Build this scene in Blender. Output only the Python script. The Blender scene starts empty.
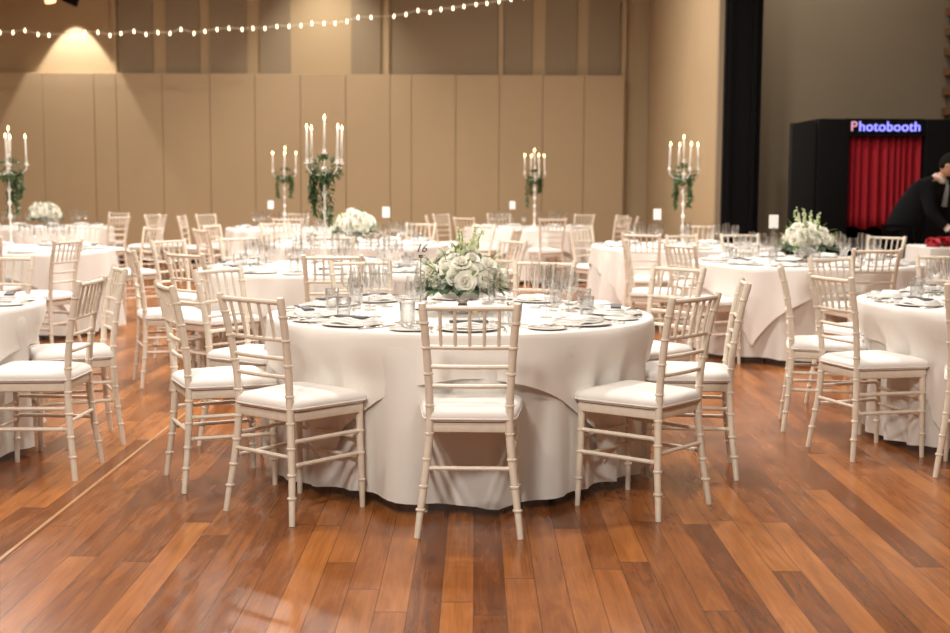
import bpy, math, random
from math import sin, cos, pi, radians, hypot, atan2
from mathutils import Vector, Matrix
random.seed(7)
COL = bpy.context.scene.collection
SC = bpy.context.scene

# ------------------------------------------------------------------ materials
def new_mat(name):
    m = bpy.data.materials.new(name); m.use_nodes = True
    nt = m.node_tree
    for n in list(nt.nodes): nt.nodes.remove(n)
    out = nt.nodes.new('ShaderNodeOutputMaterial')
    return m, nt, out

def N(nt, typ, **kw):
    n = nt.nodes.new(typ)
    for k, v in kw.items():
        if k == 'ins':
            for a, b in v.items(): n.inputs[a].default_value = b
        else: setattr(n, k, v)
    return n

def c4(c): return (c[0], c[1], c[2], 1)

def pmat(name, col, rough=.5, metal=0, spec=.5, bump=None, var=None, sheen=0, trans=0, sss=0):
    """principled with a noise tone variation (var = (scale, amount)) and noise bump (scale, strength)"""
    m, nt, out = new_mat(name)
    b = N(nt, 'ShaderNodeBsdfPrincipled')
    b.inputs['Base Color'].default_value = c4(col)
    b.inputs['Roughness'].default_value = rough
    b.inputs['Metallic'].default_value = metal
    b.inputs['Specular IOR Level'].default_value = spec
    if sheen: b.inputs['Sheen Weight'].default_value = sheen
    tc = N(nt, 'ShaderNodeTexCoord')
    if var:
        n = N(nt, 'ShaderNodeTexNoise', ins={'Scale': var[0], 'Detail': 4.0})
        nt.links.new(tc.outputs['Object'], n.inputs['Vector'])
        r = N(nt, 'ShaderNodeMapRange', ins={'From Min': .25, 'From Max': .75, 'To Min': 1 - var[1], 'To Max': 1 + var[1]})
        nt.links.new(n.outputs['Fac'], r.inputs['Value'])
        mx = N(nt, 'ShaderNodeVectorMath', operation='SCALE')
        mx.inputs[0].default_value = col[:3]
        nt.links.new(r.outputs[0], mx.inputs['Scale'])
        nt.links.new(mx.outputs[0], b.inputs['Base Color'])
    if bump:
        n2 = N(nt, 'ShaderNodeTexNoise', ins={'Scale': bump[0], 'Detail': 3.0})
        nt.links.new(tc.outputs['Object'], n2.inputs['Vector'])
        bp = N(nt, 'ShaderNodeBump', ins={'Strength': bump[1], 'Distance': .01})
        nt.links.new(n2.outputs['Fac'], bp.inputs['Height'])
        nt.links.new(bp.outputs[0], b.inputs['Normal'])
    last = b.outputs[0]
    if trans:
        t = N(nt, 'ShaderNodeBsdfTranslucent'); t.inputs['Color'].default_value = c4(col)
        ms = N(nt, 'ShaderNodeMixShader', ins={0: trans})
        nt.links.new(last, ms.inputs[1]); nt.links.new(t.outputs[0], ms.inputs[2]); last = ms.outputs[0]
    nt.links.new(last, out.inputs[0])
    return m

def emat(name, col, strength):
    m, nt, out = new_mat(name)
    e = N(nt, 'ShaderNodeEmission'); e.inputs[0].default_value = c4(col); e.inputs[1].default_value = strength
    nt.links.new(e.outputs[0], out.inputs[0]); return m

def glassmat():
    m, nt, out = new_mat('clear_glass')
    t = N(nt, 'ShaderNodeBsdfTransparent'); t.inputs[0].default_value = (.985, .99, .99, 1)
    g = N(nt, 'ShaderNodeBsdfGlossy'); g.inputs['Roughness'].default_value = .04
    lw = N(nt, 'ShaderNodeLayerWeight', ins={'Blend': .42})
    mr = N(nt, 'ShaderNodeMapRange', ins={'From Min': 0., 'From Max': 1., 'To Min': .07, 'To Max': .8})
    nt.links.new(lw.outputs['Facing'], mr.inputs['Value'])
    ms = N(nt, 'ShaderNodeMixShader')
    nt.links.new(mr.outputs[0], ms.inputs[0]); nt.links.new(t.outputs[0], ms.inputs[1]); nt.links.new(g.outputs[0], ms.inputs[2])
    nt.links.new(ms.outputs[0], out.inputs[0]); return m

def floormat():
    m, nt, out = new_mat('timber_boards')
    L = nt.links.new
    tc = N(nt, 'ShaderNodeTexCoord'); sp = N(nt, 'ShaderNodeSeparateXYZ'); L(tc.outputs['Object'], sp.inputs[0])
    def M(op, a=None, b=None, c=None):
        n = N(nt, 'ShaderNodeMath', operation=op)
        for i, v in enumerate((a, b, c)):
            if v is None: continue
            if isinstance(v, (int, float)): n.inputs[i].default_value = v
            else: L(v, n.inputs[i])
        return n.outputs[0]
    W = .106
    u = M('DIVIDE', sp.outputs[0], W); col = M('FLOOR', u); fu = M('FRACT', u)
    wn = N(nt, 'ShaderNodeTexWhiteNoise', noise_dimensions='1D'); L(col, wn.inputs['W'])
    off = M('MULTIPLY', wn.outputs['Value'], 7.3)
    v = M('ADD', M('DIVIDE', sp.outputs[1], 2.3), off); row = M('FLOOR', v); fv = M('FRACT', v)
    cmb = N(nt, 'ShaderNodeCombineXYZ'); L(col, cmb.inputs[0]); L(row, cmb.inputs[1])
    wn2 = N(nt, 'ShaderNodeTexWhiteNoise', noise_dimensions='2D'); L(cmb.outputs[0], wn2.inputs['Vector'])
    # grain: stretched noise shifted per board
    sh = M('MULTIPLY', wn2.outputs['Value'], 37.0)
    gx = M('ADD', M('MULTIPLY', sp.outputs[0], 9.0), sh)
    gy = M('MULTIPLY', sp.outputs[1], 1.1)
    cg = N(nt, 'ShaderNodeCombineXYZ'); L(gx, cg.inputs[0]); L(gy, cg.inputs[1]); L(sh, cg.inputs[2])
    n1 = N(nt, 'ShaderNodeTexNoise', ins={'Scale': 1.6, 'Detail': 6.0, 'Roughness': .62, 'Distortion': 1.2}); L(cg.outputs[0], n1.inputs['Vector'])
    cg2 = N(nt, 'ShaderNodeCombineXYZ'); L(M('MULTIPLY', gx, 9.0), cg2.inputs[0]); L(gy, cg2.inputs[1]); L(sh, cg2.inputs[2])
    n2 = N(nt, 'ShaderNodeTexNoise', ins={'Scale': 2.2, 'Detail': 3.0}); L(cg2.outputs[0], n2.inputs['Vector'])
    base = N(nt, 'ShaderNodeValToRGB'); e = base.color_ramp.elements
    e[0].position = 0; e[0].color = (.085, .027, .008, 1); e[1].position = 1; e[1].color = (.46, .172, .043, 1)
    for p, c in ((.25, (.15, .044, .010)), (.55, (.265, .086, .019)), (.8, (.355, .125, .030))):
        k = e.new(p); k.color = c4(c)
    mixv = M('ADD', M('ADD', .10, M('MULTIPLY', wn2.outputs['Value'], .56)), M('MULTIPLY', M('SUBTRACT', n1.outputs['Fac'], .36), 1.0))
    L(mixv, base.inputs[0])
    fine = N(nt, 'ShaderNodeMapRange', ins={'From Min': .3, 'From Max': .7, 'To Min': .84, 'To Max': 1.12}); L(n2.outputs['Fac'], fine.inputs[0])
    # gaps
    gap = M('MAXIMUM', M('GREATER_THAN', M('ABSOLUTE', M('SUBTRACT', fu, .5)), .487), M('GREATER_THAN', M('ABSOLUTE', M('SUBTRACT', fv, .5)), .4985))
    gm = M('SUBTRACT', 1.0, M('MULTIPLY', gap, .62))
    fac = M('MULTIPLY', fine.outputs[0], gm)
    sc = N(nt, 'ShaderNodeVectorMath', operation='SCALE'); L(base.outputs[0], sc.inputs[0]); L(fac, sc.inputs['Scale'])
    b = N(nt, 'ShaderNodeBsdfPrincipled'); L(sc.outputs[0], b.inputs['Base Color'])
    rn = N(nt, 'ShaderNodeTexNoise', ins={'Scale': 5.0, 'Detail': 4.0}); L(tc.outputs['Object'], rn.inputs['Vector'])
    rr = N(nt, 'ShaderNodeMapRange', ins={'From Min': .3, 'From Max': .7, 'To Min': .19, 'To Max': .25}); L(rn.outputs['Fac'], rr.inputs[0])
    L(rr.outputs[0], b.inputs['Roughness']); b.inputs['Specular IOR Level'].default_value = .36
    bp = N(nt, 'ShaderNodeBump', ins={'Strength': .25, 'Distance': .002}); L(M('SUBTRACT', n2.outputs['Fac'], M('MULTIPLY', gap, 1.5)), bp.inputs['Height'])
    L(bp.outputs[0], b.inputs['Normal'])
    L(b.outputs[0], out.inputs[0]); return m

M = dict(
    floor=floormat(),
    inlay=pmat('pale_inlay', (.42, .23, .10), .3),
    wall=pmat('tan_plaster', (.40, .292, .166), .85, var=(.6, .05), bump=(60, .05)),
    panel=pmat('tan_wall_panel', (.415, .302, .174), .7, var=(.5, .04)),
    acoustic=pmat('taupe_acoustic_fabric', (.27, .205, .13), .95, bump=(220, .3)),
    rwall=pmat('brown_grey_plaster', (.30, .24, .16), .9, var=(.7, .06)),
    ceil=pmat('ceiling_paint', (.45, .38, .30), .9),
    black=pmat('black_paint', (.004, .0038, .0038), .8, spec=.1),
    blackcloth=pmat('black_drape', (.006, .006, .006), .9, bump=(40, .2)),
    slat=pmat('stained_slat', (.20, .10, .045), .5, var=(6, .25)),
    chair=pmat('limewashed_white_wood', (.72, .635, .525), .42, var=(30, .07)),
    cushion=pmat('white_cushion_cloth', (.80, .765, .73), .9, bump=(300, .12), sheen=.2),
    cloth=pmat('white_linen', (.80, .77, .72), .85, bump=(420, .10), trans=.12),
    overcloth=pmat('white_damask', (.84, .80, .75), .75, bump=(500, .08), trans=.1),
    ply=pmat('plywood', (.45, .30, .16), .6, var=(12, .15)),
    steel=pmat('grey_steel', (.35, .35, .36), .35, metal=1),
    china=pmat('white_china', (.86, .85, .82), .12, spec=.6),
    silver=pmat('silver', (.82, .80, .77), .16, metal=1),
    napkin=pmat('white_napkin', (.85, .83, .80), .9, bump=(120, .25)),
    slate=pmat('dark_menu', (.11, .10, .11), .6),
    glass=glassmat(),
    rose=pmat('ivory_petal', (.92, .90, .81), .6, trans=.25, var=(20, .05)),
    bud=pmat('cream_green_petal', (.72, .78, .50), .6, trans=.2),
    leaf=pmat('eucalyptus_leaf', (.115, .185, .105), .5, trans=.15, var=(9, .35)),
    green=pmat('fresh_green_leaf', (.19, .29, .07), .5, trans=.2, var=(9, .3)),
    fern=pmat('garland_leaf', (.085, .135, .045), .5, trans=.15, var=(9, .35)),
    wax=pmat('white_wax', (.90, .87, .80), .4, trans=.2),
    enamel=pmat('white_enamel', (.86, .82, .78), .25, spec=.6),
    flame=emat('candle_flame', (1, .62, .22), 22),
    bulb=emat('warm_bulb', (1, .80, .52), 6),
    wire=pmat('pale_wire', (.75, .66, .5), .5),
    card=pmat('white_card', (.88, .86, .84), .8),
    ink=pmat('black_ink', (.015, .015, .015), .6),
    red=pmat('red_velvet', (.30, .0005, .010), .85, bump=(30, .15)),
    sign=emat('violet_tube_light', (.27, .25, 1.0), 1.9),
    signpink=emat('pink_tube_light', (1, .45, .60), .8),
    suit=pmat('black_suit_cloth', (.006, .006, .007), .95, spec=.1),
    skin=pmat('skin', (.50, .27, .18), .5),
    shirt=pmat('shirt_cloth', (.6, .56, .52), .8),
    hair=pmat('dark_hair', (.010, .008, .006), .9, spec=.1),
    redflower=pmat('red_petal', (.45, .015, .03), .6),
    yellow=pmat('yellow_petal', (.85, .62, .06), .6),
    lens=emat('lamp_lens', (1, .50, .22), 3.0),
)

# ------------------------------------------------------------------ mesh builder
class MB:
    def __init__(s): s.v = []; s.f = []; s.mi = []; s.cur = 0
    def add(s, vs, fs):
        o = len(s.v); s.v += [tuple(p) for p in vs]
        for f in fs: s.f.append(tuple(i + o for i in f)); s.mi.append(s.cur)
    def box(s, c, size, rot=None, taper=1.0):
        hx, hy, hz = size[0] / 2, size[1] / 2, size[2] / 2
        vs = []
        for z, k in ((-hz, 1), (hz, taper)):
            for x, y in ((-hx, -hy), (hx, -hy), (hx, hy), (-hx, hy)):
                p = Vector((x * k, y * k, z))
                if rot: p = rot @ p
                vs.append(p + Vector(c))
        s.add(vs, [(3, 2, 1, 0), (4, 5, 6, 7), (0, 1, 5, 4), (1, 2, 6, 5), (2, 3, 7, 6), (3, 0, 4, 7)])
    def bevbox(s, c, size, b, rz=0):
        x, y, z = size[0] / 2, size[1] / 2, size[2] / 2
        R = Matrix.Rotation(rz, 3, 'Z')
        def ring(ix, zz, n=3):
            pts = []
            for cx, cy, a0 in ((1, -1, -90), (1, 1, 0), (-1, 1, 90), (-1, -1, 180)):
                for k in range(n + 1):
                    a = radians(a0 + 90 * k / n)
                    pts.append(R @ Vector((cx * (x - b) + (b - ix) * cos(a), cy * (y - b) + (b - ix) * sin(a), zz)) + Vector(c))
            return pts
        h = b * .35
        rings = [ring(b * .9, -z), ring(b * .3, -z), ring(0, -z + h), ring(0, z - h), ring(b * .3, z), ring(b * .9, z)]
        s.loft(rings, True)
    def loft(s, rings, cap=True, closed=True):
        n = len(rings[0]); o = len(s.v)
        vs = [p for r in rings for p in r]; fs = []
        for i in range(len(rings) - 1):
            for j in range(n if closed else n - 1):
                a = i * n + j; b = i * n + (j + 1) % n
                fs.append((a, b, b + n, a + n))
        if cap: fs.append(tuple(range(n - 1, -1, -1))); fs.append(tuple((len(rings) - 1) * n + j for j in range(n)))
        s.add(vs, fs)
    def tube(s, pts, r, n=8, cap=True):
        pts = [Vector(p) for p in pts]
        if not isinstance(r, (list, tuple)): r = [r] * len(pts)
        rings = []; up = None
        for i, p in enumerate(pts):
            d = (pts[min(i + 1, len(pts) - 1)] - pts[max(i - 1, 0)])
            if d.length < 1e-9: d = Vector((0, 0, 1))
            d.normalize()
            if up is None:
                up = Vector((0, 0, 1)) if abs(d.z) < .9 else Vector((1, 0, 0))
            a = (up - d * up.dot(d)).normalized(); up = a; b = d.cross(a)
            rings.append([p + (a * cos(2 * pi * k / n) + b * sin(2 * pi * k / n)) * r[i] for k in range(n)])
        s.loft(rings, cap)
    def lathe(s, prof, n=20, c=(0, 0, 0), closed_bottom=False, tilt=None):
        rings = []
        for r, z in prof:
            ring = [Vector((max(r, 1e-4) * cos(2 * pi * k / n), max(r, 1e-4) * sin(2 * pi * k / n), z)) for k in range(n)]
            if tilt: ring = [tilt @ p for p in ring]
            rings.append([p + Vector(c) for p in ring])
        s.loft(rings, False)
    def ball(s, c, r, n=10, m=6, sc=(1, 1, 1)):
        rings = []
        for i in range(m + 1):
            t = -pi / 2 + pi * i / m
            rings.append([Vector((c[0] + sc[0] * max(r * cos(t), 1e-5) * cos(2 * pi * k / n), c[1] + sc[1] * max(r * cos(t), 1e-5) * sin(2 * pi * k / n), c[2] + sc[2] * r * sin(t))) for k in range(n)])
        s.loft(rings, False)
    def mesh(s, name, mats, smooth=True):
        me = bpy.data.meshes.new(name); me.from_pydata(s.v, [], s.f); me.update()
        if not isinstance(mats, (list, tuple)): mats = [mats]
        for mm in mats: me.materials.append(mm)
        me.polygons.foreach_set('use_smooth', [smooth] * len(me.polygons))
        if len(mats) > 1: me.polygons.foreach_set('material_index', s.mi)
        me.update(); return me
    def build(s, name, mats, parent=None, smooth=True, auto=True):
        me = s.mesh(name, mats, smooth)
        if smooth and auto:
            try: me.set_sharp_from_angle(angle=radians(40))
            except Exception: pass
        o = bpy.data.objects.new(name, me); COL.objects.link(o)
        if parent: o.parent = parent
        return o

def empty(name, loc=(0, 0, 0), rz=0):
    o = bpy.data.objects.new(name, None); COL.objects.link(o); o.location = loc; o.rotation_euler = (0, 0, rz)
    o.empty_display_size = .1; return o
def tag(o, label, cat, group=None, kind=None):
    if label: o['label'] = label
    if cat: o['category'] = cat
    if group: o['group'] = group
    if kind: o['kind'] = kind
    return o
def struct(name, mb, mats, smooth=False):
    o = mb.build(name, mats, smooth=smooth); o['kind'] = 'structure'; return o
def copy_tree(o, parent=None):
    c = o.copy(); COL.objects.link(c)
    c.parent = parent
    for ch in KIDS.get(o.name, []): copy_tree(ch, c)
    return c
KIDS = {}
def note_kids(o):
    KIDS[o.name] = [x for x in COL.objects if x.parent == o]
    for k in KIDS[o.name]: note_kids(k)

# ------------------------------------------------------------------ room
WY = 22.0
b = MB(); b.box((-1.5, 9.5, -.05), (15.6, 27, .1)); struct('floor', b, M['floor'])
b = MB(); b.box((-1.72, 9.5, .0004), (.015, 26, .003)); struct('trim_1', b, M['inlay'])
b = MB(); b.box((-1.5, 9.6, 6.25), (15.6, 27, .1)); struct('ceiling', b, M['ceil'])
b = MB(); b.box((-3.0, WY + .1, 3.1), (12.4, .2, 6.2)); struct('wall_back', b, M['wall'])
b = MB(); b.box((-9.2, 9.6, 3.1), (.2, 25, 6.2)); struct('wall_left', b, M['wall'])
b = MB(); b.box((2.965, 18.65, 3.1), (.2, 6.5, 6.2)); struct('wall_side', b, M['wall'])
b = MB(); b.box((4.55, 17.0, 3.1), (3.0, .2, 6.2)); struct('wall_right_back', b, M['rwall'])
b = MB(); b.box((6.15, 7.0, 3.1), (.2, 20.0, 6.2)); struct('wall_right', b, M['rwall'])
# timber slats on the right wall
for k in range(9):
    b = MB(); b.box((6.01, 16.1, 2.32 + k * .25), (.07, 1.55, .10)); o = struct('trim_%d' % (k + 2), b, M['slat'])
# black folded wall stack between the side wall and the recess
b = MB(); b.box((3.085, 15.30, 3.1), (.42, .18, 6.2))
b.box((2.93, 15.20, 3.1), (.04, .05, 6.2)); b.box((3.20, 15.17, 3.1), (.05, .08, 6.2))
struct('trim_20', b, M['black'])
b = MB(); b.box((2.842, 15.35, 3.1), (.06, .1, 6.2)); struct('trim_21', b, M['acoustic'])
# lower wall panels standing proud of the wall, tops at 3.2 m
seams = [-60, -5, 45, 96, 118, 163.5, 210.5, 255, 300, 345, 389, 410, 454, 497, 540, 581, 626]
PY = WY - .22
def pxx(px, y): return (px - 475) / 1300 * y
PT = 3.16
for i in range(len(seams) - 1):
    x0, x1 = pxx(seams[i] + 1, PY) + .003, pxx(seams[i + 1] + (1 if i < len(seams) - 2 else -4), PY) - .003
    b = MB(); b.bevbox(((x0 + x1) / 2, PY + .05, PT / 2), (x1 - x0, .06, PT), .008)
    struct('wall_panel', b, M['panel'])
b = MB(); b.box(((pxx(-60, PY) + pxx(625, PY)) / 2, WY - .06, PT / 2 - .01), (pxx(625, PY) - pxx(-60, PY) - .03, .12, PT - .02)); struct('wall_core', b, M['panel'])
b = MB(); b.box((-3.2, PY + .04, .06), (11.6, .09, .12)); struct('baseboard_back', b, M['black'])
# acoustic panels between pilasters of the upper wall
for a0, a1 in ((123, 157), (170, 203), (213, 249), (262, 292), (352, 381), (392, 496), (502, 530), (543, 574), (585, 616)):
    x0, x1 = pxx(a0, WY), pxx(a1, WY)
    b = MB(); b.bevbox(((x0 + x1) / 2, WY - .015, (PT + 4.42) / 2), (x1 - x0, .05, 4.42 - PT), .01)
    struct('wall_acoustic_panel', b, M['acoustic'])
for a0 in (119.5, 387, 499, 620):
    b = MB(); b.box((pxx(a0, WY), WY - .04, (PT + 6.2) / 2), (.07, .08, 6.2 - PT)); struct('wall_pilaster', b, M['panel'])

# ------------------------------------------------------------------ chair prototype (faces +Y)
def ring_nodes(mb, path, r, zs, n=8):
    for z in zs:
        for i in range(len(path) - 1):
            p, q = path[i], path[i + 1]
            if (p[2] - z) * (q[2] - z) <= 0 and p[2] != q[2]:
                t = (z - p[2]) / (q[2] - p[2]); c = [p[k] + (q[k] - p[k]) * t for k in range(3)]
                mb.lathe([(r * .8, -.006), (r, -.003), (r, .003), (r * .8, .006)], n, c); break
def make_chair():
    root = empty('chiavari_chair')
    for s in (-1, 1):
        path = [(s * .200, -.225, 0), (s * .190, -.215, .09), (s * .178, -.203, .18), (s * .166, -.194, .28), (s * .157, -.188, .38), (s * .153, -.187, .46), (s * .156, -.194, .58), (s * .163, -.210, .70), (s * .171, -.232, .81), (s * .179, -.256, .905)]
        m = MB(); m.tube(path + [(s * .180, -.259, .918)], [.0125, .0138, .0148, .0158, .0165, .0165, .016, .0158, .0158, .0163, .013], 10)
        ring_nodes(m, path, .0195, (.11, .20, .305, .405, .515, .64, .743, .84)); m.build('leg', M['chair'], root)
        fp = [(s * .192, .188, 0), (s * .188, .184, .15), (s * .184, .18, .30), (s * .183, .178, .43)]
        m = MB(); m.tube(fp, [.0115, .0135, .015, .0155], 10); ring_nodes(m, fp, .0185, (.12, .235, .33)); m.build('leg', M['chair'], root)
    # seat frame: trapezoid rails
    m = MB()
    cs = [(-.158, -.185), (.158, -.185), (.195, .19), (-.195, .19)]
    def trap(k, z, n=4, rr=.03):
        rr = rr * min(1, k)
        pts = []
        cc = Vector((0, 0, 0))
        for i in range(4):
            p = Vector((*cs[i], 0)) * k; a = Vector((*cs[i - 1], 0)) * k; q = Vector((*cs[(i + 1) % 4], 0)) * k
            for t in range(n + 1):
                tt = t / n; A = p + (a - p).normalized() * rr; B = p + (q - p).normalized() * rr
                pts.append(((1 - tt) ** 2) * A + 2 * tt * (1 - tt) * p + tt * tt * B + Vector((0, 0, z)))
        return pts
    m.loft([trap(.99, .408), trap(1.03, .412), trap(1.05, .43), trap(1.03, .447), trap(.96, .449)], True)
    m.build('seat_frame', M['chair'], root)
    # cushion
    m = MB()
    prof = [(.98, .449), (1.07, .452), (1.11, .462), (1.12, .475), (1.09, .489), (1.0, .500), (.8, .507), (.5, .511), (.15, .512)]
    cs2 = cs; m.loft([trap(k, z, 5, .05) for k, z in prof], True); cu = m.build('cushion', M['cushion'], root)
    m = MB(); m.tube(trap(1.115, .464, 5, .05) + [trap(1.115, .464, 5, .05)[0]], .0035, 6, False); m.build('piping', M['cushion'], cu)
    # backrest: rails and spindles
    def py(z):
        t = [(.46, -.187), (.58, -.194), (.70, -.210), (.81, -.232), (.905, -.256)]
        for i in range(4):
            if z <= t[i + 1][0]: return t[i][1] + (t[i + 1][1] - t[i][1]) * (z - t[i][0]) / (t[i + 1][0] - t[i][0])
        return -.256
    m = MB()
    def rail(z, hw, r, bow=.012):
        m.tube([(x * hw, py(z) - bow * (1 - x * x), z) for x in (-1, -.6, -.2, .2, .6, 1)], r, 8)
    rail(.898, .172, .0105); rail(.745, .162, .0092); rail(.668, .157, .009); rail(.592, .152, .009)
    for k in range(5):
        x = (k - 2) * .055
        bow = .012 * (1 - (x / .17) ** 2)
        m.tube([(x, py(.745) - bow, .745), (x * 1.01, py(.80) - bow, .80), (x * 1.03, py(.898) - bow, .895)], .0068, 6)
        m.ball((x * 1.01, py(.825) - bow, .825), .0095, 6, 4, (1, 1, .55))
    m.build('backrest', M['chair'], root)
    # stretchers
    for a, c in (((-.170, -.197, .27), (.170, -.197, .27)), ((-.186, .181, .30), (.186, .181, .30)), ((-.187, .182, .215), (.187, .182, .215))):
        m = MB(); m.tube([a, c], .0088, 8); m.build('stretcher', M['chair'], root)
    for s in (-1, 1):
        for z, xr in ((.33, .162), (.235, .170)):
            m = MB(); m.tube([(s * xr, -.197, z), (s * .186, .181, z)], .0092, 8)
            m.lathe([(.009, -.004), (.013, 0), (.009, .004)], 8, (s * (xr + .002), -.175, z), tilt=Matrix.Rotation(pi / 2, 3, 'X'))
            m.build('stretcher', M['chair'], root)
    return root

# ------------------------------------------------------------------ tables
TR = .90
def table_mesh():
    root = empty('round_table')
    m = MB(); m.lathe([(0, .715), (TR - .02, .715), (TR - .006, .722), (TR - .006, .738), (TR - .02, .744), (0, .744)], 48); m.build('tabletop', M['ply'], root)
    for sx in (-1, 1):
        for sy in (-1, 1):
            m = MB(); m.tube([(sx * .42, sy * .42, 0), (sx * .42, sy * .42, .35), (sx * .40, sy * .40, .715)], .014, 8); m.build('leg', M['steel'], root)
    return root
def dent(r, a, z, dents, gap):
    w = min(1, max(0, (.72 - z) / .20)); w = w * w * (3 - 2 * w); d = 0
    for (da, rl) in dents:
        q = (a - da + pi) % (2 * pi) - pi
        if abs(q) < .5: d = max(d, max(0, r - max(.70, rl - gap)) * math.exp(-(q / .15) ** 2))
    return r - d * w
def undercloth_mesh(seed, dents):
    rnd = random.Random(seed); m = MB(); n = 144
    ph = [rnd.uniform(0, 6.28) for _ in range(4)]
    def fold(a, t):
        w = .5 + .5 * sin(3 * a + ph[0])
        q = sin(15 * a + ph[1] + .9 * sin(3 * a + ph[2])); return (.050 * (q if q < 0 else q ** 2) * (.6 + .6 * w) + .026 * sin(7 * a + ph[3]) + .008 * sin(34 * a + ph[0])) * t ** .6
    rings = []
    for rr in (.001, .5, .86, .895): rings.append([Vector((rr * cos(2 * pi * k / n), rr * sin(2 * pi * k / n), .7465)) for k in range(n)])
    K = 14
    for i in range(K + 1):
        t = i / K; z = .741 - t * (.741 - .045)
        ring = []
        for k in range(n):
            a = 2 * pi * k / n
            r = TR + .006 + .035 * t + fold(a, t)
            zz = z + (.012 * sin(5 * a + ph[0]) * t)
            r = dent(r, a, zz, dents, .045)
            ring.append(Vector((r * cos(a), r * sin(a), zz)))
        rings.append(ring)
    m.loft(rings, False); return m.mesh('undercloth', M['cloth'])
def overcloth_mesh(seed, dents, half=1.13, rz=0):
    rnd = random.Random(seed); m = MB(); n = 192; ph = [rnd.uniform(0, 6.28) for _ in range(4)]
    rings = []
    for rr in (.001, .5, .86, .902): rings.append([Vector((rr * cos(2 * pi * k / n), rr * sin(2 * pi * k / n), .7505)) for k in range(n)])
    K = 12
    for i in range(K + 1):
        ring = []
        for k in range(n):
            a = 2 * pi * k / n; q = a - rz
            L = half / max(abs(cos(q)), abs(sin(q)))
            L = min(L, half * 1.41)
            drop = (L - TR) * .96; s = drop * i / K
            # corners fold into cones: angular offset towards the corner with depth
            dc = ((q + pi / 4) % (pi / 2)) - pi / 4      # distance to the mid-edge
            cw = abs(dc) / (pi / 4)
            corner = ((q) % (pi / 2)) - pi / 4
            t = s / .66
            amp = .052 * max(0, cw - .25) * t ** .9
            r = TR + .017 + .045 * t * (.5 + cw) + amp * cos(corner * 20 + ph[0] * .3) + .042 * (abs(sin(6.5 * a + ph[1] + .8 * sin(4 * a + ph[2]))) ** 6 - .15) * min(1, t * 2.2) + .006 * sin(25 * a + ph[2]) * min(1, t * 2)
            aa = a - corner * .22 * max(0, t) * (cw ** 2)
            z = .7465 - s
            r = dent(r, aa, z, dents, .028)
            ring.append(Vector((r * cos(aa), r * sin(aa), z)))
        rings.append(ring)
    m.loft(rings, False); return m.mesh('overcloth', M['overcloth'])

TABLES = {  # x, y, phrase, cloth turn
    'T1': (-.07, 6.20, 'front centre table', .06),
    'T2': (3.00, 6.95, 'front right table', -.1),
    'T3': (2.70, 10.6, 'flower table near photobooth', .12),
    'T4': (-3.12, 6.5, 'front left table', -.06),
    'T5': (-4.25, 11.9, 'left candelabra table', .1),
    'T6': (-1.10, 9.5, 'tallest candelabra table', .05),
    'T7': (-1.20, 13.5, 'middle flower table', -.08),
    'T8': (-5.95, 18.0, 'back left flower table', .1),
    'T9': (-2.50, 17.9, 'back left candelabra table', .0),
    'T10': (.75, 18.6, 'back centre candelabra table', .1),
    'T11': (2.10, 13.2, 'side wall candelabra table', .05),
}
proto_table = table_mesh(); note_kids(proto_table)
# ------------------------------------------------------------------ chairs
HOURS = ['twelve', 'one', 'two', 'three', 'four', 'five', 'six', 'seven', 'eight', 'nine', 'ten', 'eleven']
USED = {}
def hour(tk, x, y, kind):
    cx, cy = TABLES[tk][:2]
    a = math.degrees(atan2(x - cx, y - cy)) % 360     # 0 = far (twelve), clockwise seen from above
    h = round(a / 15) % 24
    s = USED.setdefault((tk, kind), set())
    for d in (0, 1, -1, 2, -2, 3, -3):
        if (h + d) % 24 not in s: h = (h + d) % 24; break
    s.add(h)
    return HOURS[h // 2] + " o'clock" if h % 2 == 0 else 'half past ' + HOURS[h // 2]
def look(fx, fy):
    a = math.degrees(atan2(fx, fy))
    if abs(a) < 30: return 'seen from behind'
    if abs(a) > 150: return 'facing camera'
    if abs(a) < 65: return 'turned ' + ('right' if a > 0 else 'left')
    if abs(a) > 115: return 'half facing camera'
    return 'seen sideways'
proto = make_chair(); note_kids(proto)
CH = [  # explicit: table, x, y, facing x, facing y
    ('T1', -.015, 5.14, 0.02, 1), ('T1', -.74, 5.38, .63, .78), ('T1', .71, 5.48, -.76, .65), ('T1', -1.155, 5.90, .91, .41), ('T1', 1.02, 6.16, -.99, .12),
    ('T1', -1.14, 6.74, .87, -.5), ('T1', -.58, 7.34, .35, -.93), ('T1', .33, 7.40, -.3, -.95), ('T1', .93, 7.02, -.76, -.65),
    ('T2', 2.03, 6.61, .95, .31), ('T2', 1.98, 7.30, .98, -.2), ('T2', 2.45, 6.14, .42, .9), ('T2', 2.38, 8.02, .5, -.86), ('T2', 3.08, 8.3, -.03, -1),
    ('T4', -2.05, 6.055, -1, .02), ('T4', -2.12, 6.775, -.91, -.42), ('T4', -2.88, 7.62, -.1, -1),
    ('T6', -2.08, 8.83, .9, .36), ('T6', -1.70, 8.50, .62, .78), ('T6', -.92, 8.40, -.1, 1),
    ('T5', -3.40, 10.15, -.96, .28),
]
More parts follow.
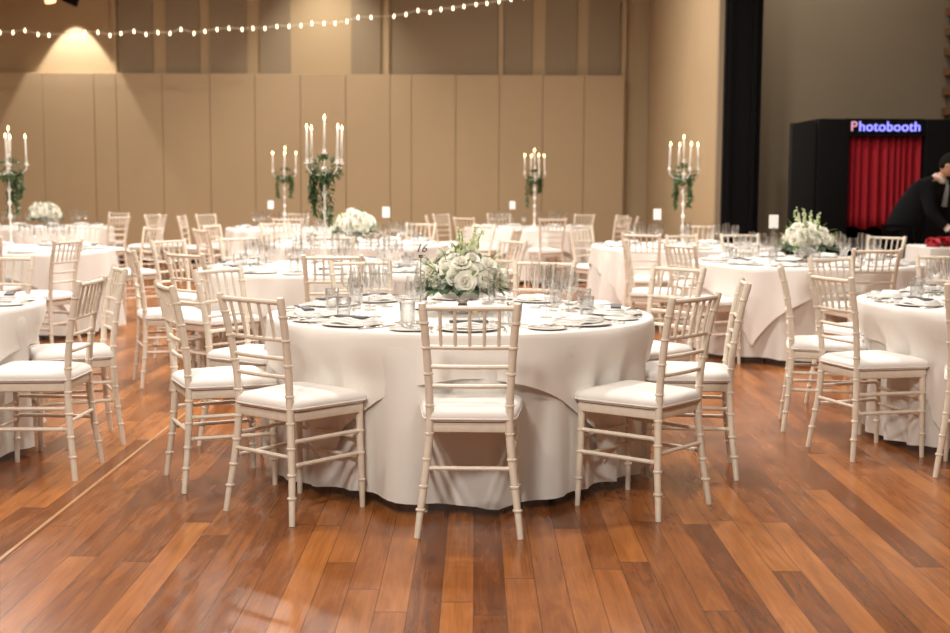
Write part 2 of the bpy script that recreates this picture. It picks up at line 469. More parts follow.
POL = {  # table: (angle from +X, radius)
    'T3': [(172, 1.22), (-146, 1.12), (-82, 1.02), (50, 1.3), (122, 1.28), (99, 1.3)],
    'T5': [(-80, 1.08), (80, 1.2), (50, 1.3)],
    'T6': [(150, 1.28), (124, 1.3), (95, 1.3), (35, 1.45)],
    'T7': [(-150, 1.45), (168, 1.4), (131, 1.4), (68, 1.3), (35, 1.35), (-15, 1.42)],
    'T8': [(66, 1.3), (-36, 1.3), (8, 1.35)],
    'T9': [(-86, 1.15), (97, 1.3), (148, 1.4), (-178, 1.28), (163, 1.95)],
    'T10': [(-80, 1.2), (-35, 1.3), (180, 1.2), (140, 1.4), (-130, 1.15), (105, 1.25), (55, 1.3), (28, 1.35), (-4, 1.3)],
    'T11': [(130, 1.2), (-115, 1.1), (75, 1.3)],
}
for k, lst in POL.items():
    cx, cy = TABLES[k][:2]
    for a, r in lst:
        x, y = cx + r * cos(radians(a)), cy + r * sin(radians(a))
        j = random.uniform(-.12, .12); fx, fy = -cos(radians(a) + j), -sin(radians(a) + j)
        CH.append((k, x, y, fx, fy))
SEATS = {k: [] for k in TABLES}
for i, (k, x, y, fx, fy) in enumerate(CH):
    c = proto if i == 0 else copy_tree(proto)
    c.location = (x, y, 0); c.rotation_euler = (0, 0, atan2(-fx, fy))
    tag(c, "white slatted chair %s at %s of the %s" % (look(fx, fy), hour(k, x, y, 'c'), TABLES[k][2]), 'chair', 'white banquet chairs')
    SEATS[k].append(math.degrees(atan2(y - TABLES[k][1], x - TABLES[k][0])))


DENTS = {k: [] for k in TABLES}
for i, (k, x, y, fx, fy) in enumerate(CH):
    if i == 0: continue
    l = hypot(fx, fy); fx /= l; fy /= l
    for sx in (-1, 0, 1):
        px_, py_ = x + fx * .185 + fy * .19 * sx, y + fy * .185 - fx * .19 * sx
        dx, dy = px_ - TABLES[k][0], py_ - TABLES[k][1]
        DENTS[k].append((atan2(dy, dx), hypot(dx, dy)))
first = True
for i, (k, (x, y, ph, tz)) in enumerate(TABLES.items()):
    t = proto_table if first else copy_tree(proto_table); first = False
    t.location = (x, y, 0)
    tag(t, 'round folding table hidden under white cloths, the ' + ph, 'table', 'round banquet tables')
    o = bpy.data.objects.new('tablecloth', undercloth_mesh(i, DENTS[k])); COL.objects.link(o); o.location = (x, y, 0)
    tag(o, 'floor-length white tablecloth with soft folds on the ' + ph, 'tablecloth', 'long round tablecloths')
    me = overcloth_mesh(i + 11, DENTS[k], 1.085 + .015 * (i % 2), tz)
    o = bpy.data.objects.new('table_overlay', me); COL.objects.link(o); o.location = (x, y, 0)
    tag(o, 'square white overlay cloth with hanging corners on the ' + ph, 'tablecloth', 'square overlay cloths')

# ------------------------------------------------------------------ tableware
def one(mb, name, mat, smooth=True):
    o = mb.build(name, mat, smooth=smooth); return o
def mk_wine():
    m = MB(); m.lathe([(0, .003), (.034, .002), (.036, .004), (.012, .008), (.004, .014), (.0036, .09), (.006, .10), (.022, .115), (.034, .135), (.038, .155), (.036, .18), (.031, .212)], 18); return m.mesh('wine_glass', M['glass'])
def mk_white():
    m = MB(); m.lathe([(0, .003), (.030, .002), (.032, .004), (.010, .008), (.0038, .014), (.0034, .078), (.006, .086), (.020, .10), (.029, .118), (.0315, .137), (.0295, .158), (.0265, .182)], 18); return m.mesh('white_wine_glass', M['glass'])
def mk_flute():
    m = MB(); m.lathe([(0, .003), (.030, .002), (.031, .004), (.008, .008), (.0035, .014), (.0035, .085), (.012, .10), (.022, .125), (.0255, .16), (.025, .19), (.022, .235)], 16); return m.mesh('champagne_flute', M['glass'])
def mk_tumbler():
    m = MB(); m.lathe([(0, .003), (.026, .002), (.029, .006), (.033, .06), (.0345, .105), (.033, .105), (.031, .06), (.026, .012), (0, .010)], 16); return m.mesh('water_tumbler', M['glass'])
def mk_plate():
    m = MB(); m.lathe([(0, .003), (.085, .0015), (.098, .002), (.112, .005), (.133, .009), (.136, .011), (.133, .0125), (.108, .0085), (.090, .006), (0, .006)], 32); return m.mesh('dinner_plate', M['china'])
def mk_side():
    m = MB(); m.lathe([(0, .003), (.052, .0015), (.062, .002), (.072, .004), (.085, .007), (.087, .0085), (.066, .0065), (.054, .005), (0, .005)], 28); return m.mesh('side_plate', M['china'])
def mk_napkin():
    m = MB(); n = 8
    for lay, (w, l, z0) in enumerate(((.105, .215, .0), (.098, .205, .0085), (.088, .190, .016))):
        rings = []
        for i in range(n + 1):
            t = -1 + 2 * i / n; y = t * l / 2; bz = z0 + .004 * (1 - t * t) + .003 * sin(5 * t + lay)
            ww = w * (1 - .12 * t * t)
            rings.append([Vector((x * ww / 2, y, bz + dz)) for x, dz in ((-1, 0), (-1.04, .004), (-1, .008), (-.3, .0095), (.3, .0095), (1, .008), (1.04, .004), (1, 0))])
        m.loft(rings, True)
    return m.mesh('napkin', M['napkin'])
def mk_menu():
    m = MB(); m.box((0, 0, .003), (.050, .165, .005)); m.box((0, .0, .0065), (.045, .159, .002)); return m.mesh('menu_booklet', M['slate'], False)
def cut(kind):
    m = MB()
    if kind == 'knife':
        m.tube([(0, -.11, .004), (0, -.05, .005), (0, -.01, .004)], [.005, .0055, .004], 8)
        m.box((0, .05, .003), (.016, .12, .0015)); m.box((.001, .112, .003), (.011, .014, .0015))
    else:
        m.tube([(0, -.105, .004), (0, -.04, .003), (0, .04, .006)], [.0058, .004, .003], 8)
        m.box((0, .052, .006), (.020, .022, .002))
        for k in range(4): m.box(((k - 1.5) * .0056, .083, .005), (.003, .042, .0015))
    return m.mesh(kind, M['silver'])
PM = dict(wine_glass=mk_wine(), white_wine_glass=mk_white(), champagne_flute=mk_flute(), water_tumbler=mk_tumbler(), dinner_plate=mk_plate(), side_plate=mk_side(), napkin=mk_napkin(), menu_booklet=mk_menu(), dinner_knife=cut('knife'), dinner_fork=cut('fork'), butter_knife=cut('knife'))
LB = dict(white_wine_glass=('smaller stemmed wine glass', 'glass', 'small wine glasses'), wine_glass=('large stemmed wine glass', 'glass', 'wine glasses'), champagne_flute=('tall narrow champagne flute', 'glass', 'champagne flutes'),
          water_tumbler=('short clear water glass', 'glass', 'water glasses'), dinner_plate=('white rimmed dinner plate', 'plate', 'dinner plates'),
          side_plate=('small white side plate', 'plate', 'side plates'), napkin=('folded white napkin', 'napkin', 'folded napkins'),
          menu_booklet=('dark grey menu on the napkin', 'menu', 'dark menus on the napkins'), dinner_knife=('silver dinner knife', 'knife', 'dinner knives'),
          dinner_fork=('silver dinner fork', 'fork', 'dinner forks'), butter_knife=('silver butter knife on the side plate', 'knife', 'butter knives'))
TZ = .7512
def put(kind, tk, hr, a, r, tang, z=TZ, rz=0, s=1.0):
    """polar placement on the table: a = seat angle, r from centre, tang = sideways shift (to the sitter's right)"""
    cx, cy = TABLES[tk][:2]
    x = cx + r * cos(a) - tang * -sin(a) * -1; y = cy + r * sin(a) - tang * cos(a) * 1
    # sitter looks to the centre; his right hand is at angle a+90deg seen from above
    x = cx + r * cos(a) - tang * sin(a); y = cy + r * sin(a) + tang * cos(a)
    o = bpy.data.objects.new(kind, PM[kind]); COL.objects.link(o)
    o.location = (x, y, z); o.rotation_euler = (0, 0, a + pi / 2 + rz)
    if s != 1: o.scale = (s, s, s)
    l, c, g = LB[kind]
    prep = ' of the ' if kind in ('menu_booklet', 'butter_knife') else ' for the '
    tag(o, '%s at %s on the %s' % (l, hr, TABLES[tk][2]), c, g)
    return o
for tk in TABLES:
    # ten place settings, phased to the real chairs
    near = tk in ('T1', 'T2', 'T3', 'T4', 'T6', 'T7')
    base = SEATS[tk][0]
    seats = []
    for k in range(10):
        g = (base + 36 * k) % 360
        cand = [s for s in SEATS[tk] if abs((s - g + 180) % 360 - 180) < 14]
        seats.append(cand[0] % 360 if cand else g)
    cx, cy = TABLES[tk][:2]
    for k, g in enumerate(seats):
        a = radians(g)
        px = 475 + 1300 * (cx + .6 * cos(a)) / (cy + .6 * sin(a))
        if px < -25 or px > 975: continue
        hr = hour(tk, cx + cos(a), cy + sin(a), 'p')
        jz = random.uniform(-.06, .06)
        put('dinner_plate', tk, hr, a, .735, 0)
        put('napkin', tk, hr, a, .735, 0, TZ + .0068, pi / 2 + jz)
        if random.random() < .5: put('menu_booklet', tk, hr, a, .742, .005, TZ + .0345, pi / 2 + jz * 1.7)
        put('wine_glass', tk, hr, a, .52, .17 + random.uniform(-.01, .01))
        put('water_tumbler', tk, hr, a, .60, .205 + random.uniform(-.01, .01)) if near else None
        put('champagne_flute', tk, hr, a, .44, .115 + random.uniform(-.01, .02))
        if near:
            put('white_wine_glass', tk, hr, a, .535, .095 + random.uniform(-.01, .01))
            put('side_plate', tk, hr, a, .745, -.245)
        if tk in ('T1', 'T2', 'T4'):
            put('dinner_fork', tk, hr, a, .745, -.152, rz=jz * .3)
            put('dinner_knife', tk, hr, a, .745, .155, rz=jz * .3)
            put('butter_knife', tk, hr, a, .745, -.245, TZ + .0095, rz=.35)

# ------------------------------------------------------------------ flowers
def petal_grid(m, R, w, h, curl, rot, tilt, base, nx=4, ny=4):
    vs = []
    for j in range(ny + 1):
        v = j / ny
        for i in range(nx + 1):
            u = -1 + 2 * i / nx
            ww = w * (.45 + .9 * v - .55 * v * v * v) * (1 if j < ny else .75)
            a = u * ww / max(R, .001)
            rr = R * (.55 + .5 * v) + curl * max(0, v - .55) ** 2 * 4 * h + .0015 * sin(7 * u + rot)
            p = Vector((rr * cos(a), rr * sin(a), h * v - .10 * h * u * u * v))
            vs.append(p)
    T = Matrix.Rotation(rot, 3, 'Z') @ Matrix.Rotation(tilt, 3, 'Y')
    vs = [T @ p + Vector(base) for p in vs]
    fs = []
    for j in range(ny):
        for i in range(nx):
            q = j * (nx + 1) + i; fs.append((q, q + 1, q + nx + 2, q + nx + 1))
    m.add(vs, fs)
def rose_mesh(seed, R=.034):
    rnd = random.Random(seed); m = MB()
    for ring, (n, rr, hh, tl, cu) in enumerate(((3, .010, .034, -.12, 0), (4, .017, .036, .0, .1), (5, .024, .036, .15, .35), (6, .031, .034, .38, .6), (7, .038, .030, .70, .7))):
        for k in range(n):
            petal_grid(m, rr * R / .034, rr * 1.25 * R / .034, hh * R / .034, cu, 2 * pi * k / n + ring * .7 + rnd.uniform(-.15, .15), tl, (0, 0, -.004 * ring))
    m.ball((0, 0, .004), R * .45, 8, 5)
    return m.mesh('rose', M['rose'])
ROSES = [rose_mesh(k) for k in range(3)]
def leaf(m, p, d, up, L, w):
    d = d.normalized(); sdv = d.cross(up)
    if sdv.length < 1e-3: sdv = Vector((1, 0, 0))
    sdv.normalize(); u2 = sdv.cross(d)
    pts = []
    for t, ww, dz in ((0, .08, 0), (.3, .85, .04), (.6, 1, .02), (.85, .55, -.06), (1, .05, -.14)):
        for s in (-1, 0, 1): pts.append(p + d * L * t + sdv * s * w * ww / 2 + u2 * (dz * L + (abs(s) * .12 * w)))
    m.add(pts, [(3 * j + i, 3 * j + i + 1, 3 * j + i + 4, 3 * j + i + 3) for j in range(4) for i in range(2)])
def rvec(rnd):
    while True:
        v = Vector((rnd.uniform(-1, 1), rnd.uniform(-1, 1), rnd.uniform(-1, 1)))
        if .1 < v.length < 1: return v.normalized()
def arrangement(name, tk, dx, dy, seed, label, R=.20, stems=6, rs=1.0):
    rnd = random.Random(seed); cx, cy = TABLES[tk][:2]
    root = empty('flower_arrangement', (cx + dx, cy + dy, TZ)); tag(root, label, 'flowers', 'flower centrepieces')
    m = MB()
    m.lathe([(0, .002), (.065, .002), (.07, .008), (.03, .02), (.02, .045), (.035, .06), (.105, .075), (.13, .105), (.128, .118), (.12, .108), (.03, .075)], 28)
    for k in range(28): a = 2 * pi * k / 28; m.ball((.13 * cos(a), .13 * sin(a), .112), .006, 6, 4)
    m.build('footed_bowl', M['silver'], root)
    c = Vector((0, 0, .135))
    # inner dark foliage mass
    m = MB()
    m.cur = 0
    for k in range(420):
        v = rvec(rnd); v.z = abs(v.z) * 1.0 - .12; v.normalize()
        p = c + Vector((v.x * R * .8, v.y * R * .8, v.z * R * .62)) * rnd.uniform(.55, 1.12)
        leaf(m, p, v + rvec(rnd) * .8, Vector((0, 0, 1)), rnd.uniform(.03, .055), rnd.uniform(.022, .038))
    # low eucalyptus skirt
    for k in range(90):
        a = rnd.uniform(0, 2 * pi); v = Vector((cos(a), sin(a), rnd.uniform(-.35, .1)))
        leaf(m, c + Vector((cos(a) * R * .78, sin(a) * R * .78, -.02)), v, Vector((0, 0, 1)), rnd.uniform(.045, .085), rnd.uniform(.03, .05))
    m.cur = 1
    for k in range(70):
        v = rvec(rnd); v.z = abs(v.z) - .1; v.normalize()
        p = c + Vector((v.x * R, v.y * R, v.z * R * .8))
        leaf(m, p, v + rvec(rnd) * .4, Vector((0, 0, 1)), rnd.uniform(.04, .08), rnd.uniform(.012, .024))
    m.build('foliage', [M['leaf'], M['green']], root)
    # roses on a dome (golden spiral)
    n = 36
    for k in range(n):
        t = (k + .5) / n; el = math.asin(1 - t * 1.02) if t < .98 else 0
        a = k * 2.39996 + seed
        v = Vector((cos(a) * cos(el), sin(a) * cos(el), sin(el)))
        p = c + Vector((v.x * R * .90, v.y * R * .90, v.z * R * .74 + .01)) * rnd.uniform(.9, 1.08) + rvec(rnd) * .008
        o = bpy.data.objects.new('rose', ROSES[k % 3]); COL.objects.link(o); o.parent = root
        o.location = p; sc = rnd.uniform(.62, .95) * rs; o.scale = (sc,) * 3
        o.rotation_euler = (v + rvec(rnd) * .25).to_track_quat('Z', 'Y').to_euler()
    # taller stock stems with little blossoms
    for k in range(stems):
        a = rnd.uniform(0, 2 * pi); tip = c + Vector((cos(a) * R * .55, sin(a) * R * .55, R * rnd.uniform(1.15, 1.45)))
        m = MB(); m.tube([c, tip], .002, 5); m.cur = 1
        for j in range(9):
            t = .62 + .38 * j / 8; q = c + (tip - c) * t
            m.ball(q + rvec(rnd) * .009, .011 * (1.25 - .7 * j / 8), 6, 4)
        m.build('stock_stem', [M['green'], M['bud']], root)
    return root
arrangement('a', 'T1', .01, 0.02, 1, 'domed ivory rose arrangement in silver bowl on the front centre table', .195)
arrangement('a', 'T3', .0, 0, 2, 'white rose arrangement on the table near the red curtain photobooth', .215)
arrangement('a', 'T7', -.05, 0, 3, 'dense white rose dome on the middle table beside white number card', .22, stems=0, rs=1.3)
arrangement('a', 'T8', .0, 0, 4, 'white flower dome on the table in the back left', .23, stems=0, rs=1.35)

# ------------------------------------------------------------------ candelabra
def mk_candelabra_parts():
    root = empty('candelabra')
    m = MB(); m.lathe([(0, .002), (.075, .002), (.078, .01), (.05, .022), (.022, .035), (.012, .055), (.010, .09)], 24); m.build('base', M['enamel'], root)
    m = MB()
    prof = [(.010, .085)]
    for z in (.18, .30, .42, .54): prof += [(.008, z - .035), (.011, z - .022), (.020, z - .008), (.022, z), (.020, z + .008), (.011, z + .022), (.008, z + .035)]
    prof += [(.008, .66), (.014, .70), (.024, .72), (.014, .74)]
    m.lathe(prof, 16)
    m.build('stem', M['enamel'], root)
    for k in range(4):
        a = pi / 4 + k * pi / 2 + .35
        d = Vector((cos(a), sin(a), 0)); m = MB()
        m.tube([d * .01 + Vector((0, 0, .70)), d * .05 + Vector((0, 0, .675)), d * .115 + Vector((0, 0, .69)), d * .155 + Vector((0, 0, .73)), d * .155 + Vector((0, 0, .76))], .006, 8)
        m.lathe([(.004, .755), (.024, .765), (.026, .770), (.013, .772), (.013, .80), (.016, .803), (.011, .803), (.010, .775)], 12, d * .155)
        m.build('arm', M['enamel'], root)
    m = MB(); m.tube([(0, 0, .72), (0, 0, .83)], .006, 8); m.lathe([(.004, .825), (.026, .835), (.028, .842), (.013, .844), (.013, .872), (.016, .875), (.011, .875), (.010, .845)], 12); m.build('centre_cup', M['enamel'], root)
    return root
pc = mk_candelabra_parts(); note_kids(pc)
m = MB(); m.lathe([(0, 0), (.0105, 0), (.0085, .225), (.004, .230), (0, .229)], 12); CAND = m.mesh('candle', M['wax'])
m = MB(); m.lathe([(0, 0), (.0065, .008), (.0075, .015), (.005, .027), (.0005, .042)], 10); FLAME = m.mesh('flame', M['flame'])
def garland(seed, n=210, hang=4):
    rnd = random.Random(seed); m = MB()
    for k in range(n):
        v = rvec(rnd); p = Vector((v.x * .10, v.y * .10, .72 + v.z * .075))
        leaf(m, p, v + Vector((0, 0, -.3)), Vector((0, 0, 1)), rnd.uniform(.03, .06), rnd.uniform(.014, .026))
    for h in range(hang):
        a = rnd.uniform(0, 6.28); L = rnd.uniform(.16, .40); r0 = rnd.uniform(.05, .11)
        pts = [Vector((cos(a) * (r0 + .015 * sin(t * 3)), sin(a) * r0, .70 - L * t)) for t in [j / 12 for j in range(13)]]
        m.tube(pts, .0018, 5)
        for q in pts:
            for _ in range(6): leaf(m, q, rvec(rnd) + Vector((0, 0, -.8)), Vector((0, 0, 1)) + rvec(rnd) * .3, rnd.uniform(.03, .06), rnd.uniform(.016, .03))
    return m.mesh('garland', M['fern'])
CN = ['far right', 'far left', 'near left', 'near right', 'tall centre']
fc = True
CR = [radians(v) for v in (-22, -50, -58, -45, -52)]
for i, (tk, dx, ds, sc, gseed) in enumerate((('T6', 0, 'tall', .99, 5), ('T5', 0, 'left-edge', 1.0, 6), ('T9', -.12, 'back left', 1.0, 7), ('T10', .09, 'back centre', 1.0, 8), ('T11', 0, 'side wall', 1.0, 9))):
    x, y, ph = TABLES[tk][:3]
    c = pc if fc else copy_tree(pc); fc = False
    c.location = (x + dx, y, TZ); c.rotation_euler = (0, 0, CR[i]); c.scale = (sc, sc, sc)
    tag(c, 'white five-arm candelabra with trailing greenery on the ' + ph, 'candelabra', 'candelabra centrepieces')
    g = bpy.data.objects.new('leafy_garland', garland(gseed, 260 if i == 0 else 200, 5 if i == 0 else 4)); COL.objects.link(g); g.location = c.location; g.scale = c.scale
    tag(g, 'trailing green garland around the candelabra on the ' + ph, 'garland', 'candelabra garlands')
    for k in range(5):
        if k < 4:
            a = pi / 4 + k * pi / 2 + .35 + CR[i]; off = Vector((cos(a) * .155 * sc, sin(a) * .155 * sc, .777 * sc))
        else: off = Vector((0, 0, .85 * sc))
        o = bpy.data.objects.new('candle', CAND); COL.objects.link(o); o.location = Vector(c.location) + off; 
        o.rotation_euler = (random.uniform(-.04, .04), random.uniform(-.05, .05), 0)
        dn = CN[4] if k == 4 else ('near ' if off.y < 0 else 'far ') + ('right' if off.x > 0 else 'left')
        tag(o, 'lit white taper candle, %s arm, on the %s' % (dn, ph), 'candle', 'candelabra candles')
        fl = bpy.data.objects.new('flame', FLAME); COL.objects.link(fl); fl.parent = o; fl.location = (0, 0, .228)

# ------------------------------------------------------------------ table number cards
def text_mesh(s, size, mat, name, parent, loc, rot, ext=.0005, shear=0, space=1, bevel=0):
    cu = bpy.data.curves.new(name, 'FONT'); cu.body = s; cu.size = size; cu.extrude = ext; cu.align_x = 'CENTER'; cu.align_y = 'CENTER'
    cu.shear = shear; cu.space_character = space; cu.bevel_depth = bevel; cu.materials.append(mat)
    t = bpy.data.objects.new(name, cu); COL.objects.link(t); bpy.context.view_layer.update()
    me = bpy.data.meshes.new_from_object(t.evaluated_get(bpy.context.evaluated_depsgraph_get())); bpy.data.objects.remove(t)
    o = bpy.data.objects.new(name, me); COL.objects.link(o); o.parent = parent; o.location = loc; o.rotation_euler = rot
    return o
def number_card(tk, x, y, label, clear=False):
    root = empty('table_number', (x, y, TZ)); tag(root, label, 'table number', 'table number stands')
    m = MB(); m.lathe([(0, .001), (.028, .001), (.03, .006), (.006, .010), (0, .010)], 16); m.tube([(0, 0, .008), (0, 0, .262)], .0022, 6); m.box((0, 0, .262), (.02, .008, .014)); m.build('stand', M['ink' if clear else 'silver'], root)
    m = MB(); m.box((0, 0, .318), (.078, .002, .112)); m.build('card', M['glass'] if clear else M['card'], root, smooth=False)
    if clear: text_mesh('16', .056, M['ink'], 'number', root, (0, -.0025, .300), (pi / 2, 0, 0), shear=.35)
    return root
number_card('T1', -.265, 6.32, 'clear card with black number 16 left of the roses on the front centre table', True)
number_card('T3', 2.46, 10.75, 'white card on a stand beside the flowers near the photobooth')
number_card('T7', -.93, 13.55, 'white card on a stand right of the white rose dome')
number_card('T9', -2.78, 17.7, 'white card on a stand on the back left candelabra table')
number_card('T10', .52, 18.4, 'white card on a stand on the back centre candelabra table')
number_card('T11', 1.84, 13.2, 'white card on a stand left of the side wall candelabra')
# small tea-light glass with yellow bloom behind the front chair
root = empty('bud_glass', (-.0, 5.62, TZ)); tag(root, 'tiny glass holding one yellow bloom seen through the front chair back', 'vase')
m = MB(); m.lathe([(0, .003), (.02, .002), (.022, .006), (.024, .05), (.026, .062)], 14); m.build('glass', M['glass'], root)
m = MB(); m.ball((0, 0, .072), .016, 8, 6); m.build('bloom', M['yellow'], root)

# ------------------------------------------------------------------ festoon lights
pts = [(-12, 34), (0, 33), (13, 33), (25, 31), (38, 35), (49, 36), (85, 33), (98, 33), (110, 36), (121, 34), (134, 32), (146, 35), (158, 33), (170, 34), (181, 30), (194, 34), (205, 32), (217, 30), (229, 29), (242, 30), (253, 29), (265, 29), (277, 27), (289, 27), (301, 26), (312, 24), (324, 24), (335, 24), (347, 22), (358, 18), (371, 18), (394, 17), (406, 15), (418, 11), (430, 13), (441, 10), (453, 9), (464, 7), (476, 5), (487, 4), (499, 2), (511, 0), (523, -2), (535, -5), (600, -22)]
FY = 20.4
def wz(px, py, y):
    th = math.atan(132.5 / 1300); X = px - 475; Y = 316.5 - py; ro = radians(.3)
    X, Y = cos(ro) * X - sin(ro) * Y, sin(ro) * X + cos(ro) * Y
    c, s = cos(th), sin(th); r = (X, 1300 * c + Y * s, Y * c - 1300 * s); k = y / r[1]
    return Vector((r[0] * k, y, 1.365 + r[2] * k))
root = empty('string_lights', (0, FY, 4)); tag(root, 'string of small warm round bulbs sagging across the back wall', 'string lights')
m = MB(); m.tube([wz(p[0], p[1] - 1.2, FY) - Vector((0, FY, 4)) for p in pts], .006, 5); m.build('wire', M['wire'], root)
bm_ = MB(); bm_.ball((0, 0, -.006), .0135, 10, 6, (1, 1, 1.1)); bm_.lathe([(.010, .012), (.010, .035), (.004, .04)], 8); BULB = bm_.mesh('bulb', M['bulb'])
for p in pts[:-1]:
    o = bpy.data.objects.new('bulb', BULB); COL.objects.link(o); o.parent = root; o.location = wz(p[0], p[1], FY) - Vector((0, FY, 4))

# ------------------------------------------------------------------ lamp head top left
LP = wz(66, 4, 20.8)
root = empty('spotlight_head', LP); tag(root, 'black angled spotlight head with warm glowing lens at the top left', 'spotlight')
R = Matrix.Rotation(radians(22), 3, 'Y')
m = MB(); m.lathe([(0, .34), (.10, .34), (.115, .30), (.12, .0), (.13, -.02), (.12, -.02), (.105, .03), (0, .03)], 20, (.06, 0, .02), tilt=R); m.build('housing', M['black'], root)
m = MB(); m.lathe([(0, .30), (.07, .30), (.085, .0), (.078, -.01), (0, .005)], 16, (-.24, 0, .03), tilt=Matrix.Rotation(radians(-12), 3, 'Y')); m.build('lamp_tube', M['lens'], root)
m = MB(); m.tube([(.1, 0, .3), (.1, 0, 1.5)], .015, 8); m.build('hanger', M['black'], root)

# ------------------------------------------------------------------ photobooth
BY = 14.6
root = empty('photobooth', (4.9, BY, 0)); tag(root, 'black photobooth cabinet with red curtain and lit violet sign', 'photobooth')
def bxp(px): return (px - 475) / 1300 * (BY - .05) - 4.9
m = MB()
xl, xr, ca, cb = bxp(814), 1.12, bxp(846), bxp(921)
H = wz(850, 119, BY).z; Hc = wz(850, 135, BY).z
m.bevbox(((xl + ca) / 2, .5, H / 2), (ca - xl, 1.1, H), .02)
m.bevbox(((cb + xr) / 2, .5, H / 2), (xr - cb, 1.1, H), .02)
m.box(((ca + cb) / 2, .5, (H + Hc) / 2 - .003), (cb - ca + .01, 1.08, H - Hc - .01)); m.box(((ca + cb) / 2, 1.0, H / 2), (cb - ca, .04, H - .02))
m.build('cabinet', M['black'], root)
m = MB(); m.bevbox((bxp(801), .03, wz(801, 123, BY).z / 2), (bxp(814) - bxp(788), .10, wz(801, 123, BY).z), .02); m.build('side_panel', pmat('charcoal_side', (.008, .008, .0075), .8, spec=.15), root)
m = MB(); n = 90; rings = []
zt, zb = Hc - .01, wz(870, 228, BY).z
for j in range(8):
    t = j / 7; ring = []
    for i in range(n + 1):
        u = i / n; x = ca + .01 + (cb - ca - .02) * u
        ring.append(Vector((x, .05 + (.022 + .02 * t) * sin(u * 62 + 2 * sin(u * 9)) + .01 * sin(u * 140), zt + (zb - zt) * t + (.02 * sin(u * 20) if j == 7 else 0))))
    rings.append(ring)
m.loft(rings, False, False); cur = m.build('curtain', M['red'], root, auto=False)
md = cur.modifiers.new('thick', 'SOLIDIFY'); md.thickness = .004
m = MB(); m.box(((ca + cb) / 2, .6, .45), (cb - ca - .04, .5, .06)); m.build('bench', pmat('brown_bench', (.10, .06, .045), .6), root)
sz = wz(884, 127.5, BY); sx = sz.x - 4.9
SG = [('P', M['signpink'])]
m = MB(); m.box((sx, -.035, sz.z), (.86, .02, .19)); m.build('sign_board', M['black'], root, smooth=False)
wid = .80
sl = text_mesh('hotobooth', .152, M['sign'], 'sign_lettering', root, (sx + .045, -.062, sz.z + .004), (pi / 2, 0, 0), ext=.006, space=1.04, bevel=.001)
text_mesh('P', .152, M['signpink'], 'sign_letter', root, (sx - .352, -.062, sz.z + .004), (pi / 2, 0, 0), ext=.006, bevel=.001)

# ------------------------------------------------------------------ gift table, red flowers and person at the right edge
x0, y0 = 4.95, 12.75
root = empty('side_table', (x0, y0, 0)); tag(root, 'rectangular table with white cloth in front of the dark-suited person', 'table')
m = MB(); m.box((0, 0, .765), (1.2, .7, .03)); m.build('tabletop', M['ply'], root, smooth=False)
for sx_ in (-1, 1):
    for sy_ in (-1, 1):
        m = MB(); m.tube([(sx_ * .52, sy_ * .28, 0), (sx_ * .52, sy_ * .28, .75)], .015, 8); m.build('leg', M['steel'], root)
m = MB(); rings = []
def rr_ring(hx, hy, z, amp, n=28, ph=0):
    pts = []
    P = 2 * (hx + hy) * 2; k_n = 120
    for k in range(k_n):
        s = P * k / k_n
        if s < 2 * hx: p = (-hx + s, -hy); nn = (0, -1)
        elif s < 2 * hx + 2 * hy: p = (hx, -hy + s - 2 * hx); nn = (1, 0)
        elif s < 4 * hx + 2 * hy: p = (hx - (s - 2 * hx - 2 * hy), hy); nn = (0, 1)
        else: p = (-hx, hy - (s - 4 * hx - 2 * hy)); nn = (-1, 0)
        a = amp * sin(s * 22 + ph)
        pts.append(Vector((p[0] + nn[0] * a, p[1] + nn[1] * a, z)))
    return pts
m.loft([rr_ring(.01, .01, .784, 0), rr_ring(.60, .35, .784, 0), rr_ring(.612, .362, .776, 0), rr_ring(.63, .38, .5, .012), rr_ring(.65, .40, .06, .022)], False)
o = m.build('tablecloth', M['cloth']); o.location = (x0, y0, 0); tag(o, 'white cloth on the small table below the photobooth at the right edge', 'tablecloth')
rnd = random.Random(4)
for q, (fx_, fy_, sc_) in enumerate(((4.46, 12.55, 1.1), (4.66, 12.7, .9))):
    root = empty('red_flowers', (fx_, fy_, .785)); tag(root, ('low cluster of dark red flowers at the left end of the side table', 'smaller red flower cluster under the hand of the suited person')[q], 'flowers')
    for k in range(9):
        v = rvec(rnd); o = bpy.data.objects.new('bloom', ROSES[k % 3].copy()); o.data.materials[0] = M['redflower']; COL.objects.link(o); o.parent = root
        o.location = (v.x * .09 * sc_, v.y * .07 * sc_, .035 + abs(v.z) * .03); o.rotation_euler = Vector((v.x, v.y, 1)).to_track_quat('Z', 'Y').to_euler()
    m = MB()
    for k in range(30):
        a = rnd.uniform(0, 6.28); leaf(m, Vector((cos(a) * .06, sin(a) * .05, .022)), Vector((cos(a), sin(a), .2)), Vector((0, 0, 1)), .07, .03)
    m.build('foliage', M['fern'], root)

def skin_body(name, pts, edges, mat, parent, levels=2):
    me = bpy.data.meshes.new(name); me.from_pydata([p[:3] for p in pts], edges, []); me.update()
    o = bpy.data.objects.new(name, me); COL.objects.link(o); o.parent = parent
    md = o.modifiers.new('skin', 'SKIN'); md.use_smooth_shade = True
    if not me.skin_vertices: 
        bpy.context.view_layer.objects.active = o
        me.skin_vertices if me.skin_vertices else None
    lay = me.skin_vertices[0].data
    for i, p in enumerate(pts):
        r = p[3]; lay[i].radius = (r, p[4] if len(p) > 4 else r)
        lay[i].use_root = (i == 0)
    s = o.modifiers.new('sub', 'SUBSURF'); s.levels = levels; s.render_levels = levels
    me.materials.append(mat); return o
# person: bends forward to the right over the side table
PX, PYY = 4.52, 13.52
person = empty('person', (PX, PYY, 0)); tag(person, 'person in black suit and tie bending over the side table by the red curtain', 'person')
